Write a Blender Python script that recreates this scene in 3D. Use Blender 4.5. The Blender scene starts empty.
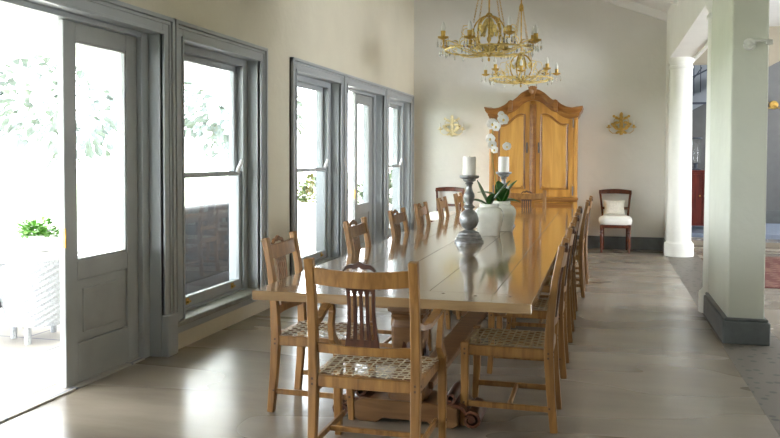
import bpy, math, random
from mathutils import Vector, Matrix, Euler
random.seed(7)
PI = math.pi
scene = bpy.context.scene
col = scene.collection

# ------------------------------------------------------------------ camera, sky, exposure
yaw, pitch, roll = 0.2623, 0.0306, 0.0027
fwd = Vector((-math.sin(yaw)*math.cos(pitch), math.cos(yaw)*math.cos(pitch), -math.sin(pitch)))
rgt = Vector((math.cos(yaw), math.sin(yaw), 0))
upv = rgt.cross(fwd)
r2 = rgt*math.cos(roll)+upv*math.sin(roll)
u2 = -rgt*math.sin(roll)+upv*math.cos(roll)
cam = bpy.data.cameras.new('camera')
cam.sensor_width = 36
cam.lens = 792.9/780*36
cam.shift_y = -(219-180.14)/780
cam.clip_start = .05
cam_o = bpy.data.objects.new('camera', cam)
col.objects.link(cam_o)
M4 = Matrix((r2, u2, -fwd)).transposed().to_4x4()
M4.translation = Vector((0, 0, 1.45))
cam_o.matrix_world = M4
scene.camera = cam_o

world = bpy.data.worlds.new('sky')
scene.world = world
world.use_nodes = True
bg = world.node_tree.nodes['Background']
bg.inputs['Color'].default_value = (0.91, 0.95, 1.0, 1)
bg.inputs['Strength'].default_value = 9.0
world.cycles.sampling_method = 'MANUAL'
world.cycles.sample_map_resolution = 256
scene.view_settings.view_transform = 'Standard'
scene.view_settings.look = 'None'
scene.view_settings.gamma = 1
scene.view_settings.exposure = 1.65
scene.view_settings.use_curve_mapping = False
scene.cycles.use_denoising = True
scene.cycles.max_bounces = 10
scene.cycles.diffuse_bounces = 6
scene.cycles.glossy_bounces = 4
scene.cycles.transparent_max_bounces = 12
scene.cycles.sample_clamp_indirect = 8
scene.cycles.caustics_reflective = False
scene.cycles.caustics_refractive = False

# openings in the left wall: (y0, y1, z0, z1); unseen ones added for daylight
WX, WO = -3.05, -3.34                       # room face and outer face of the left wall
OPENINGS = [(-2.91, -1.489, .2, 2.333), (-.91, .511, .2, 2.333), (1.04, 2.961, 0, 2.333), (3.37, 5.057, 0, 2.333), (5.316, 6.711, .2, 2.333),
            (7.577, 9.015, .2, 2.333), (9.254, 10.949, 0, 2.333), (11.188, 12.596, .2, 2.333)]
for (y0, y1, z0, z1) in OPENINGS:           # daylight portals in the openings
    L = bpy.data.lights.new('daylight_portal', 'AREA')
    L.shape = 'RECTANGLE'; L.size = z1-z0; L.size_y = y1-y0
    L.cycles.is_portal = True
    o = bpy.data.objects.new('daylight_portal', L); col.objects.link(o)
    o.location = (WO-.02, (y0+y1)/2, (z0+z1)/2)
    o.rotation_euler = (0, -PI/2, 0)
L = bpy.data.lights.new('daylight_portal', 'AREA')
L.shape = 'RECTANGLE'; L.size = 1.9; L.size_y = 2.8; L.cycles.is_portal = True
o = bpy.data.objects.new('daylight_portal', L); col.objects.link(o)
o.location = (5.82, 9.4, 1.45); o.rotation_euler = (0, PI/2, 0)  # portal at an unseen hall opening, added to bring in daylight


# ------------------------------------------------------------------ materials
def new_mat(name):
    m = bpy.data.materials.new(name); m.use_nodes = True
    nt = m.node_tree
    return m, nt, nt.nodes['Principled BSDF']

def flat(name, rgb, rough=.5, metal=0, noise=.0, nscale=8, bump=0, bscale=60, spec=.5, sheen=0):
    m, nt, p = new_mat(name)
    p.inputs['Roughness'].default_value = rough
    p.inputs['Metallic'].default_value = metal
    p.inputs['Specular IOR Level'].default_value = spec
    tc = nt.nodes.new('ShaderNodeTexCoord')
    n = nt.nodes.new('ShaderNodeTexNoise'); n.inputs['Scale'].default_value = nscale; n.inputs['Detail'].default_value = 4
    nt.links.new(tc.outputs['Object'], n.inputs['Vector'])
    r = nt.nodes.new('ShaderNodeValToRGB')
    r.color_ramp.elements[0].position = .3; r.color_ramp.elements[1].position = .7
    r.color_ramp.elements[0].color = [c*(1-noise) for c in rgb]+[1]
    r.color_ramp.elements[1].color = [min(1, c*(1+noise)) for c in rgb]+[1]
    nt.links.new(n.outputs['Fac'], r.inputs['Fac']); nt.links.new(r.outputs['Color'], p.inputs['Base Color'])
    if bump:
        n2 = nt.nodes.new('ShaderNodeTexNoise'); n2.inputs['Scale'].default_value = bscale; n2.inputs['Detail'].default_value = 3
        nt.links.new(tc.outputs['Object'], n2.inputs['Vector'])
        b = nt.nodes.new('ShaderNodeBump'); b.inputs['Strength'].default_value = bump; b.inputs['Distance'].default_value = .02
        nt.links.new(n2.outputs['Fac'], b.inputs['Height']); nt.links.new(b.outputs['Normal'], p.inputs['Normal'])
    return m

def wood(name, c1, c2, rough=.35, axis='Z', scale=1.0, coat=0.0):
    m, nt, p = new_mat(name)
    p.inputs['Roughness'].default_value = rough
    p.inputs['Coat Weight'].default_value = coat
    p.inputs['Coat Roughness'].default_value = .08
    tc = nt.nodes.new('ShaderNodeTexCoord')
    mp = nt.nodes.new('ShaderNodeMapping')
    s = [9*scale, 9*scale, 9*scale]; s['XYZ'.index(axis)] = .9*scale
    mp.inputs['Scale'].default_value = s
    nt.links.new(tc.outputs['Object'], mp.inputs['Vector'])
    n = nt.nodes.new('ShaderNodeTexNoise'); n.inputs['Scale'].default_value = 3; n.inputs['Detail'].default_value = 6
    n.inputs['Distortion'].default_value = .8
    nt.links.new(mp.outputs['Vector'], n.inputs['Vector'])
    r = nt.nodes.new('ShaderNodeValToRGB')
    r.color_ramp.elements[0].position = .32; r.color_ramp.elements[1].position = .68
    r.color_ramp.elements[0].color = list(c1)+[1]; r.color_ramp.elements[1].color = list(c2)+[1]
    nt.links.new(n.outputs['Fac'], r.inputs['Fac']); nt.links.new(r.outputs['Color'], p.inputs['Base Color'])
    b = nt.nodes.new('ShaderNodeBump'); b.inputs['Strength'].default_value = .06; b.inputs['Distance'].default_value = .01
    nt.links.new(n.outputs['Fac'], b.inputs['Height']); nt.links.new(b.outputs['Normal'], p.inputs['Normal'])
    return m

MAT = {}
MAT['plaster_left'] = flat('cream_plaster', (.66, .62, .50), .9, noise=.03, nscale=2, bump=.25, bscale=14)
MAT['plaster'] = flat('pale_plaster', (.74, .73, .685), .9, noise=.03, nscale=1.5, bump=.5, bscale=7)
MAT['plaster_white'] = flat('white_plaster', (.80, .80, .75), .8, noise=.02, nscale=3, bump=.25, bscale=12)
MAT['pier'] = flat('limewashed_plaster', (.62, .635, .555), .85, noise=.04, nscale=2, bump=.35, bscale=9)
MAT['ceiling'] = flat('white_boards', (.85, .85, .82), .6, noise=.02)
MAT['joinery'] = flat('grey_blue_paint', (.37, .395, .41), .42, noise=.04, nscale=3)
MAT['leaf'] = flat('grey_green_paint', (.33, .345, .34), .4, noise=.08, nscale=4)
MAT['sill'] = flat('worn_grey_sill', (.24, .25, .235), .5, noise=.25, nscale=9, bump=.1)
MAT['skirt'] = flat('slate_skirting', (.115, .125, .125), .5, noise=.2, nscale=7, bump=.1)
MAT['chair'] = wood('yellowwood_chair', (.17, .075, .017), (.32, .160, .045), .36, 'Z', 1.0)
MAT['chair_dark'] = wood('stinkwood_splat', (.03, .010, .006), (.08, .028, .013), .3, 'Z', 1.2)
MAT['splat_mid'] = wood('brown_splat', (.11, .045, .014), (.21, .10, .034), .34, 'Z', 1.2)
MAT['table'] = wood('polished_table', (.23, .135, .058), (.36, .23, .108), .14, 'Y', .8, 1.0)
MAT['table_end'] = wood('polished_table_end', (.26, .155, .07), (.38, .25, .125), .16, 'X', .8, 1.0)
MAT['base'] = wood('table_base', (.12, .055, .02), (.22, .115, .048), .3, 'X', .8)
MAT['base_dark'] = wood('carved_mahogany', (.05, .015, .008), (.12, .042, .018), .3, 'X', 1)
MAT['cab'] = wood('cabinet_wood', (.40, .175, .028), (.60, .30, .06), .3, 'Z', .5, .2)
MAT['cab_panel'] = wood('cabinet_panel', (.48, .23, .045), (.66, .36, .085), .28, 'Z', .45, .25)
MAT['cab_dark'] = wood('cabinet_moulding', (.22, .085, .018), (.36, .16, .038), .3, 'X', .7, .2)
MAT['mahog'] = wood('mahogany', (.06, .014, .007), (.13, .035, .015), .22, 'Z', 1)
MAT['riem'] = flat('rawhide_thong', (.60, .52, .38), .6, noise=.25, nscale=30)
MAT['riem_dark'] = flat('aged_rawhide_thong', (.36, .28, .15), .6, noise=.25, nscale=30)
MAT['metal_pale'] = flat('gilt_metal', (.85, .64, .25), .38, metal=.6, noise=.25, nscale=30)
MAT['gilt_leaf'] = flat('gilt_leaf', (.85, .64, .24), .45, metal=.55, noise=.3, nscale=40)
MAT['pale_gilt'] = flat('pale_gilt', (.80, .70, .42), .5, metal=.2, noise=.2, nscale=40)
MAT['brass'] = flat('aged_brass', (.58, .37, .09), .4, metal=.6, noise=.3, nscale=30)
MAT['pewter'] = flat('pewter_paint', (.26, .265, .27), .36, metal=.6, noise=.25, nscale=25, bump=.1)
MAT['wax'] = flat('white_wax', (.86, .84, .80), .5, noise=.01)
MAT['ceramic'] = flat('white_glaze', (.74, .74, .68), .22, noise=.05, nscale=18, bump=.06, bscale=30)
MAT['bulb'] = flat('white_bulb', (.88, .88, .84), .25)
MAT['green'] = flat('orchid_leaf', (.035, .12, .02), .3, noise=.35, nscale=12)
MAT['stem'] = flat('orchid_stem', (.14, .20, .05), .5, noise=.1)
MAT['petal'] = flat('white_petal', (.88, .87, .85), .5, noise=.02)
MAT['petal_mid'] = flat('yellow_lip', (.75, .55, .15), .5)
MAT['fabric'] = flat('white_upholstery', (.80, .78, .72), .9, noise=.03, bump=.2, bscale=150)
MAT['cushion'] = flat('printed_cushion', (.78, .75, .66), .9, noise=.10, nscale=35, bump=.1)
MAT['wicker'] = flat('white_wicker', (.40, .42, .45), .6, noise=.2, nscale=60, bump=.6, bscale=90)
MAT['white_paint'] = flat('white_paint', (.82, .82, .82), .5)
MAT['outdoor_cushion'] = flat('outdoor_cushion', (.105, .11, .12), .9, noise=.05)
MAT['charcoal'] = flat('charcoal_weave', (.035, .04, .055), .7, noise=.25, nscale=70)
MAT['foliage'] = flat('garden_leaf', (.07, .13, .04), .6, noise=.4, nscale=10)
MAT['hedge'] = flat('hedge_leaf', (.06, .10, .03), .6, noise=.4, nscale=12)
MAT['pale_foliage'] = flat('hazed_leaf', (.108, .130, .115), .7, noise=.05, nscale=10)  # leaf colour paled and greyed to carry the overexposed garden haze
MAT['plant'] = flat('pot_plant_leaf', (.10, .26, .04), .5, noise=.4, nscale=12)
MAT['steel'] = flat('dull_steel', (.13, .12, .11), .4, metal=.9)
MAT['redwood'] = wood('red_lacquer_cabinet', (.09, .012, .008), (.18, .025, .015), .3, 'Z', 1)
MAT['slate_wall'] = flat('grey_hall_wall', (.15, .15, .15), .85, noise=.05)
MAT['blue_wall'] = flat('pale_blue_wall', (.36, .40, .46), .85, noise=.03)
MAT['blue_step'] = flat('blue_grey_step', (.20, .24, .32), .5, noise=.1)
MAT['iron'] = flat('blue_grey_iron', (.06, .075, .11), .5)
MAT['plug'] = flat('dark_peg', (.07, .03, .015), .5)
MAT['bed_beige'] = flat('beige_plaster', (.50, .45, .35), .9, noise=.04)

def mat_glass():
    m, nt, p = new_mat('window_glass'); nt.nodes.remove(p)
    out = nt.nodes['Material Output']
    t = nt.nodes.new('ShaderNodeBsdfTransparent'); t.inputs['Color'].default_value = (.95, .97, .97, 1)
    g = nt.nodes.new('ShaderNodeBsdfGlossy'); g.inputs['Roughness'].default_value = .02
    lw = nt.nodes.new('ShaderNodeLayerWeight'); lw.inputs['Blend'].default_value = .5
    pw = nt.nodes.new('ShaderNodeMath'); pw.operation = 'POWER'; pw.inputs[1].default_value = 4
    nt.links.new(lw.outputs['Facing'], pw.inputs[0])
    f = nt.nodes.new('ShaderNodeMapRange'); f.inputs['To Min'].default_value = .05; f.inputs['To Max'].default_value = .9
    nt.links.new(pw.outputs[0], f.inputs['Value'])
    x = nt.nodes.new('ShaderNodeMixShader')
    nt.links.new(f.outputs[0], x.inputs[0]); nt.links.new(t.outputs[0], x.inputs[1]); nt.links.new(g.outputs[0], x.inputs[2])
    nt.links.new(x.outputs[0], out.inputs[0])
    return m
MAT['glass'] = mat_glass()
def mat_crystal():
    m, nt, p = new_mat('cut_crystal'); nt.nodes.remove(p)
    out = nt.nodes['Material Output']
    t = nt.nodes.new('ShaderNodeBsdfTransparent'); t.inputs['Color'].default_value = (.95, .95, .93, 1)
    g = nt.nodes.new('ShaderNodeBsdfGlossy'); g.inputs['Roughness'].default_value = .05
    x = nt.nodes.new('ShaderNodeMixShader'); x.inputs[0].default_value = .55
    nt.links.new(t.outputs[0], x.inputs[1]); nt.links.new(g.outputs[0], x.inputs[2]); nt.links.new(x.outputs[0], out.inputs[0])
    return m
MAT['crystal'] = mat_crystal()

def mat_floor():
    m, nt, p = new_mat('polished_screed')
    tc = nt.nodes.new('ShaderNodeTexCoord')
    n = nt.nodes.new('ShaderNodeTexNoise'); n.inputs['Scale'].default_value = 1.3; n.inputs['Detail'].default_value = 7; n.inputs['Roughness'].default_value = .6
    mp = nt.nodes.new('ShaderNodeMapping'); mp.inputs['Scale'].default_value = (.45, 1.6, 1)
    nt.links.new(tc.outputs['Object'], mp.inputs['Vector']); nt.links.new(mp.outputs['Vector'], n.inputs['Vector'])
    r = nt.nodes.new('ShaderNodeValToRGB')
    e = r.color_ramp.elements
    e[0].position = .3; e[0].color = (.185, .155, .12, 1); e[1].position = .72; e[1].color = (.31, .268, .215, 1)
    nt.links.new(n.outputs['Fac'], r.inputs['Fac']); nt.links.new(r.outputs['Color'], p.inputs['Base Color'])
    r2_ = nt.nodes.new('ShaderNodeMapRange'); r2_.inputs['To Min'].default_value = .17; r2_.inputs['To Max'].default_value = .36
    n4 = nt.nodes.new('ShaderNodeTexNoise'); n4.inputs['Scale'].default_value = 1.1; n4.inputs['Detail'].default_value = 1
    nt.links.new(mp.outputs['Vector'], n4.inputs['Vector']); nt.links.new(n4.outputs['Fac'], r2_.inputs['Value']); nt.links.new(r2_.outputs[0], p.inputs['Roughness'])
    b = nt.nodes.new('ShaderNodeBump'); b.inputs['Strength'].default_value = .02; b.inputs['Distance'].default_value = .02
    n3 = nt.nodes.new('ShaderNodeTexNoise'); n3.inputs['Scale'].default_value = 5
    nt.links.new(tc.outputs['Object'], n3.inputs['Vector'])
    nt.links.new(n3.outputs['Fac'], b.inputs['Height']); nt.links.new(b.outputs['Normal'], p.inputs['Normal'])
    return m
MAT['floor'] = mat_floor()
def mat_mosaic():
    m, nt, p = new_mat('pebble_mosaic')
    tc = nt.nodes.new('ShaderNodeTexCoord')
    v = nt.nodes.new('ShaderNodeTexVoronoi'); v.inputs['Scale'].default_value = 13; v.inputs['Randomness'].default_value = .75
    nt.links.new(tc.outputs['Object'], v.inputs['Vector'])
    r = nt.nodes.new('ShaderNodeValToRGB')
    e = r.color_ramp.elements
    e[0].position = .0; e[0].color = (.055, .05, .045, 1); e[1].position = .34; e[1].color = (.15, .132, .108, 1)
    x = e.new(.26); x.color = (.06, .055, .05, 1)
    nt.links.new(v.outputs['Distance'], r.inputs['Fac']); nt.links.new(r.outputs['Color'], p.inputs['Base Color'])
    p.inputs['Roughness'].default_value = .5
    return m
MAT['mosaic'] = mat_mosaic()
def mat_rug():
    m, nt, p = new_mat('red_brown_rug')
    tc = nt.nodes.new('ShaderNodeTexCoord')
    v = nt.nodes.new('ShaderNodeTexVoronoi'); v.inputs['Scale'].default_value = 5; v.distance = 'MANHATTAN'; v.inputs['Randomness'].default_value = .3
    nt.links.new(tc.outputs['Object'], v.inputs['Vector'])
    r = nt.nodes.new('ShaderNodeValToRGB'); r.color_ramp.interpolation = 'CONSTANT'
    e = r.color_ramp.elements
    e[0].color = (.20, .10, .06, 1); e[1].position = .55; e[1].color = (.10, .022, .018, 1)
    x = e.new(.25); x.color = (.12, .035, .025, 1); x = e.new(.4); x.color = (.22, .13, .09, 1)
    nt.links.new(v.outputs['Distance'], r.inputs['Fac']); nt.links.new(r.outputs['Color'], p.inputs['Base Color'])
    p.inputs['Roughness'].default_value = .95
    return m
MAT['rug'] = mat_rug()
def mat_slabs():
    m, nt, p = new_mat('pale_stone_slabs')
    tc = nt.nodes.new('ShaderNodeTexCoord')
    br = nt.nodes.new('ShaderNodeTexBrick'); br.inputs['Scale'].default_value = 1.0
    br.inputs['Color1'].default_value = (.50, .47, .43, 1); br.inputs['Color2'].default_value = (.44, .41, .38, 1)
    br.inputs['Mortar'].default_value = (.22, .23, .26, 1); br.inputs['Mortar Size'].default_value = .012
    br.inputs['Brick Width'].default_value = .9; br.inputs['Row Height'].default_value = .6
    nt.links.new(tc.outputs['Object'], br.inputs['Vector']); nt.links.new(br.outputs['Color'], p.inputs['Base Color'])
    p.inputs['Roughness'].default_value = .7
    return m
MAT['slabs'] = mat_slabs()

# ------------------------------------------------------------------ mesh helpers
class MB:
    def __init__(s): s.v = []; s.f = []
    def add(s, vs, fs):
        n = len(s.v); s.v += [tuple(v) for v in vs]; s.f += [[i+n for i in f] for f in fs]; return s
    def box(s, x0, x1, y0, y1, z0, z1, top=None):
        vs = [(x0, y0, z0), (x1, y0, z0), (x1, y1, z0), (x0, y1, z0), (x0, y0, z1), (x1, y0, z1), (x1, y1, z1), (x0, y1, z1)]
        return s.add(vs, [(3, 2, 1, 0), (4, 5, 6, 7), (0, 1, 5, 4), (1, 2, 6, 5), (2, 3, 7, 6), (3, 0, 4, 7)])
    def loft(s, rings, cap=True, close=True):
        n = len(rings[0]); vs = [p for r in rings for p in r]; fs = []
        for i in range(len(rings)-1):
            for j in range(n if close else n-1):
                k = (j+1) % n
                fs.append((i*n+j, i*n+k, (i+1)*n+k, (i+1)*n+j))
        if cap:
            fs.append(tuple(range(n))[::-1]); fs.append(tuple((len(rings)-1)*n+j for j in range(n)))
        return s.add(vs, fs)
    def sweep(s, pts, w, h, up=(0, 0, 1)):
        """rectangular bar along pts; w across, h along up. w,h may be lists"""
        pts = [Vector(p) for p in pts]; up = Vector(up); rings = []
        for i, p in enumerate(pts):
            a = pts[max(0, i-1)]; b = pts[min(len(pts)-1, i+1)]
            d = (b-a).normalized(); sd = d.cross(up).normalized(); uu = sd.cross(d).normalized()
            ww = w[i] if isinstance(w, (list, tuple)) else w; hh = h[i] if isinstance(h, (list, tuple)) else h
            rings.append([p-sd*ww/2-uu*hh/2, p+sd*ww/2-uu*hh/2, p+sd*ww/2+uu*hh/2, p-sd*ww/2+uu*hh/2])
        return s.loft(rings)
    def tube(s, pts, r, n=6, closed=False):
        pts = [Vector(p) for p in pts]; rings = []; m = len(pts)
        ref = Vector((.013, .027, 1)).normalized()
        for i, p in enumerate(pts):
            a = pts[(i-1) % m] if closed else pts[max(0, i-1)]; b = pts[(i+1) % m] if closed else pts[min(m-1, i+1)]
            d = (b-a).normalized()
            rf = ref if abs(d.dot(ref)) < .97 else Vector((1, 0, 0))
            u = d.cross(rf).normalized(); w = d.cross(u).normalized()
            rr = r[i] if isinstance(r, (list, tuple)) else r
            rings.append([p+(u*math.cos(t*2*PI/n)+w*math.sin(t*2*PI/n))*rr for t in range(n)])
        if closed: rings.append(rings[0])
        return s.loft(rings, cap=not closed)
    def lathe(s, prof, c=(0, 0, 0), n=20, sq=0):
        rings = []
        for (r, z) in prof:
            ring = []
            for k in range(n):
                t = (k+.5)*2*PI/n; cx, sy = math.cos(t), math.sin(t); rr = max(r, .0004)
                if sq:
                    q = (abs(cx)**sq+abs(sy)**sq)**(-1/sq); rr *= q
                ring.append((c[0]+rr*cx, c[1]+rr*sy, c[2]+z))
            rings.append(ring)
        return s.loft(rings)
    def prism(s, poly, y0, y1, plane='XZ'):
        n = len(poly)
        if plane == 'XZ': vs = [(a, y0, b) for a, b in poly]+[(a, y1, b) for a, b in poly]
        elif plane == 'YZ': vs = [(y0, a, b) for a, b in poly]+[(y1, a, b) for a, b in poly]
        else: vs = [(a, b, y0) for a, b in poly]+[(a, b, y1) for a, b in poly]
        return s.add(vs, [tuple(range(n))[::-1], tuple(range(n, 2*n))]+[(i, (i+1) % n, n+(i+1) % n, n+i) for i in range(n)])
    def ell(s, c, rx, ry, rz, n=10, m=7):
        rings = []
        for i in range(m+1):
            t = -PI/2+PI*i/m; cr = max(math.cos(t), .01)
            rings.append([(c[0]+rx*cr*math.cos(k*2*PI/n), c[1]+ry*cr*math.sin(k*2*PI/n), c[2]+rz*math.sin(t)) for k in range(n)])
        return s.loft(rings)
    def leaf(s, base, direction, length, width, curl=.3, up=(0, 0, 1), n=5, thick=.002, shape=None):
        base = Vector(base); d = Vector(direction).normalized(); up = Vector(up)
        sd = d.cross(up)
        if sd.length < .05: sd = d.cross(Vector((1, .2, 0)))
        sd.normalize(); uu = sd.cross(d).normalized(); L, R_, C_ = [], [], []
        rings = []
        for i in range(n+1):
            t = i/n; p = base+d*length*t*(1-.15*t)+uu*(curl*length*(.6*t-t*t*1.1))
            w = width*(math.sin(PI*min(1, t*.93+.07))**.7 if shape is None else shape[i])*.5+.0008
            rings.append([p-sd*w+uu*w*.3, p-uu*thick, p+sd*w+uu*w*.3, p+uu*thick])
        return s.loft(rings)
    def xf(s, M):
        s.v = [tuple(M @ Vector(v)) for v in s.v]; return s
    def merge(s, o): return s.add(o.v, o.f)

def obj(name, mb, mat, parent=None, bevel=0, smooth=False, seg=1):
    me = bpy.data.meshes.new(name); me.from_pydata(mb.v, [], mb.f); me.update()
    import bmesh
    bm = bmesh.new(); bm.from_mesh(me); bmesh.ops.recalc_face_normals(bm, faces=bm.faces); bm.to_mesh(me); bm.free()
    me.materials.append(MAT[mat] if isinstance(mat, str) else mat)
    o = bpy.data.objects.new(name, me); col.objects.link(o)
    if parent: o.parent = parent
    if smooth:
        me.shade_smooth()
        try: me.set_sharp_from_angle(angle=math.radians(40))
        except Exception: pass
    if bevel:
        b = o.modifiers.new('bevel', 'BEVEL'); b.width = bevel; b.segments = seg; b.limit_method = 'ANGLE'; b.angle_limit = math.radians(40)
    return o

def thing(name, label, cat, loc=(0, 0, 0), rz=0, group=None):
    o = bpy.data.objects.new(name, None); col.objects.link(o); o.empty_display_size = .1
    o.location = loc; o.rotation_euler = (0, 0, rz); o['label'] = label; o['category'] = cat
    if group: o['group'] = group
    return o
def tag(o, label, cat, group=None, kind=None):
    o['label'] = label; o['category'] = cat
    if group: o['group'] = group
    if kind: o['kind'] = kind
    return o
def struct(name, mb, mat, label=None, **k):
    o = obj(name, mb, mat, **k); o['kind'] = 'structure'
    if label: o['label'] = label; o['category'] = name.split('_')[0]
    return o
def sroot(name, label, loc=(0, 0, 0)):
    o = bpy.data.objects.new(name, None); col.objects.link(o); o.location = loc
    o['kind'] = 'structure'; o['label'] = label; o['category'] = name.split('_')[0]
    return o
KIDS = {}
def kids(root): return [c for c in bpy.data.objects if c.parent == root]
def dup(root, loc, rz, label, group=None):
    r = root.copy(); col.objects.link(r); r.location = loc; r.rotation_euler = (0, 0, rz)
    r['label'] = label
    if group: r['group'] = group
    for ch in kids(root):
        c = ch.copy(); col.objects.link(c); c.parent = r
        for g in kids(ch):
            d = g.copy(); col.objects.link(d); d.parent = c
    return r

# ------------------------------------------------------------------ the room shell
struct('floor', MB().box(-3.34, .90, -4, 13.2, -.12, 0).box(.90, 1.36, -4, 13.2, -.12, -.004).box(1.36, 5.8, -4, 17.2, -.12, 0), 'floor',
       'polished grey-brown screed floor with soft sheen')
struct('floor_mosaic', MB().box(.90, 1.36, -4, 13.2, -.003, .0015), 'mosaic', 'pebble mosaic strip set in the floor under the arcade')

def wall_with_openings():
    mb = MB(); ys = -4; ZT = 4.2
    for (y0, y1, z0, z1) in OPENINGS:
        mb.box(WO, WX, ys, y0, 0, ZT)
        if z0 > 0: mb.box(WO, WX, y0, y1, 0, z0)
        mb.box(WO, WX, y0, y1, z1, ZT)
        ys = y1
    mb.box(WO, WX, ys, 12.88, 0, ZT)
    return mb
struct('wall_left', wall_with_openings(), 'plaster_left', 'cream plastered wall with tall grey framed windows')
def ztop(x):
    return 3.52+(0.92-x)*.384 if x > -1.6 else 4.487+(x+1.6)*.31
struct('wall_back', MB().prism([(-3.34, 0), (1.25, 0), (1.25, 3.6), (.92, 3.62), (-1.6, 4.6), (-3.34, 4.1)], 12.88, 13.2), 'plaster',
       'pale rough plastered gable wall behind the cabinet')
struct('wall_rear', MB().box(-3.34, 5.8, -4.2, -4, 2.4, 4.8).box(-3.34, 5.8, -4.2, -4, 0, .2).box(-3.34, 5.8, -4.2, -4, .2, 2.4), 'plaster')
# wall over the arcade, piers, engaged columns
struct('wall_right', MB().box(.92, 1.25, -4, 12.88, 2.88, 3.75).box(.92, 1.25, 12.44, 12.879, 0, 2.88), 'plaster_white',
       'white wall above the arcade with its soffit and end stub')
def engaged(y, name, label, z1=2.88):
    pr = [(.205, 0), (.205, .17), (.20, .19), (.185, .20), (.178, .215), (.17, .225), (.155, 2.70), (.155, 2.72), (.168, 2.73), (.168, 2.76), (.155, 2.77), (.155, 2.80), (.175, 2.83), (.185, 2.88)]
    o = obj(name, MB().lathe(pr, (1.085, y, 0), 32), 'plaster_white', smooth=True); o['kind'] = 'structure'; o['label'] = label; o['category'] = 'column'
    return o
engaged(12.28, 'trim_4', 'far round white column with ringed base beside the back wall')
def pier(y0, y1, name, label):
    r = sroot(name, label)
    obj('shaft', MB().box(.95, 1.215, y0+.04, y1-.04, 0, 2.88), 'pier', r, bevel=.012, seg=2)
    sk = MB().box(.912, 1.253, y0, y1-.06, 0, .175).box(.925, 1.24, y0+.013, y1-.07, .175, .20)
    obj('skirting', sk, 'skirt', r, bevel=.008)
    c = engaged(y1-.02, 'engaged_column', ''); del c['kind']; del c['label']; del c['category']; c.parent = r
    return r
pier(6.58, 7.93, 'trim_5', 'square plastered pier with grey skirting, nearest in the arcade')
pier(1.2, 2.5, 'trim_6', 'plastered pier beside the camera')
struct('trim_1', MB().box(1.25, 1.30, -4, 12.88, 2.86, 2.92), 'plaster_white')

# ceiling: boards and rafters
def roof():
    mb = MB()
    for (x0, x1) in ((-3.34, -1.6), (-1.6, .93)):
        z0, z1 = ztop(x0)+.12, ztop(x1)+.12
        mb.prism([(x0, z0), (x1, z1), (x1, z1+.08), (x0, z0+.08)], -4, 13.2)
    mb.box(.93, 5.8, -4, 17.2, 3.64, 3.74)
    return mb
struct('ceiling', roof(), 'ceiling', 'white boarded ceiling sloping down to the arcade')
def rafter(yc, w, dz, n):
    mb = MB()
    for (x0, x1) in ((-3.05, -1.6), (-1.6, .925)):
        z0, z1 = ztop(x0)+.12, ztop(x1)+.12
        mb.prism([(x0, z0-dz), (x1, z1-dz), (x1, z1), (x0, z0)], yc-w/2, yc+w/2)
    struct('trim_%d' % n, mb, 'ceiling', 'white sloping rafter across the ceiling')
rafter(12.85, .06, .13, 10)
for i, yc in enumerate((11.1, 9.4, 7.7, 6.0, 4.3, 2.6)): rafter(yc, .09, .20, 11+i)

# baseboards
struct('baseboard_back', MB().box(-3.05, .92, 12.845, 12.88, 0, .17).box(-3.05, .92, 12.855, 12.88, .17, .20), 'skirt', 'slate grey skirting along the back wall', bevel=.004)
struct('baseboard_right', MB().box(.885, .92, 12.44, 12.845, 0, .17).box(.895, .92, 12.44, 12.845, .17, .20), 'skirt', bevel=.004)

# ------------------------------------------------------------------ left wall joinery
def casing(root, y0, y1, z0, z1, win):
    """architrave round an opening, outer edge y0..y1, opening inset by .13"""
    a = .13; zt = z1
    mb = MB()
    def strip(ax0, ax1, az0, az1, d): mb.box(WX, WX+d, ax0, ax1, az0, az1)
    zb = z0
    strip(y0, y0+a, zb, zt, .022); strip(y1-a, y1, zb, zt, .022); strip(y0+a, y1-a, zt-a+.02, zt, .022)
    # outer raised bead and inner bead
    for (b0, b1, d) in ((0, .03, .045), (.035, .055, .032), (a-.022, a, .034)):
        strip(y0+b0, y0+b1, zb, zt-b0, d); strip(y1-b1, y1-b0, zb, zt-b0, d)
        strip(y0+b0, y1-b0, zt-b1, zt-b0, d)
    obj('casing', mb, 'joinery', root, bevel=.003)
    oy0, oy1 = y0+a, y1-a+.005
    # reveal lining
    rv = MB().box(WO, WX, oy0-.01, oy0+.008, z0, zt-a+.02).box(WO, WX, oy1-.012, oy1+.006, z0, zt-a+.02).box(WO, WX, oy0, oy1, zt-a+.005, zt-a+.024)
    obj('reveal_lining', rv, 'joinery', root)
    return oy0+.008, oy1-.012, zt-a+.005

def sash(parent, name, y0, y1, z0, z1, xc, stile=.055, top=.055, bot=.06, glassname='pane'):
    mb = MB(); t = .02
    mb.box(xc-t, xc+t, y0, y0+stile, z0, z1).box(xc-t, xc+t, y1-stile, y1, z0, z1)
    mb.box(xc-t, xc+t, y0+stile, y1-stile, z0, z0+bot).box(xc-t, xc+t, y0+stile, y1-stile, z1-top, z1)
    s = obj(name, mb, 'joinery', parent, bevel=.004)
    obj(glassname, MB().box(xc-.003, xc+.003, y0+stile, y1-stile, z0+bot, z1-top), 'glass', s)
    return s

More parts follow.
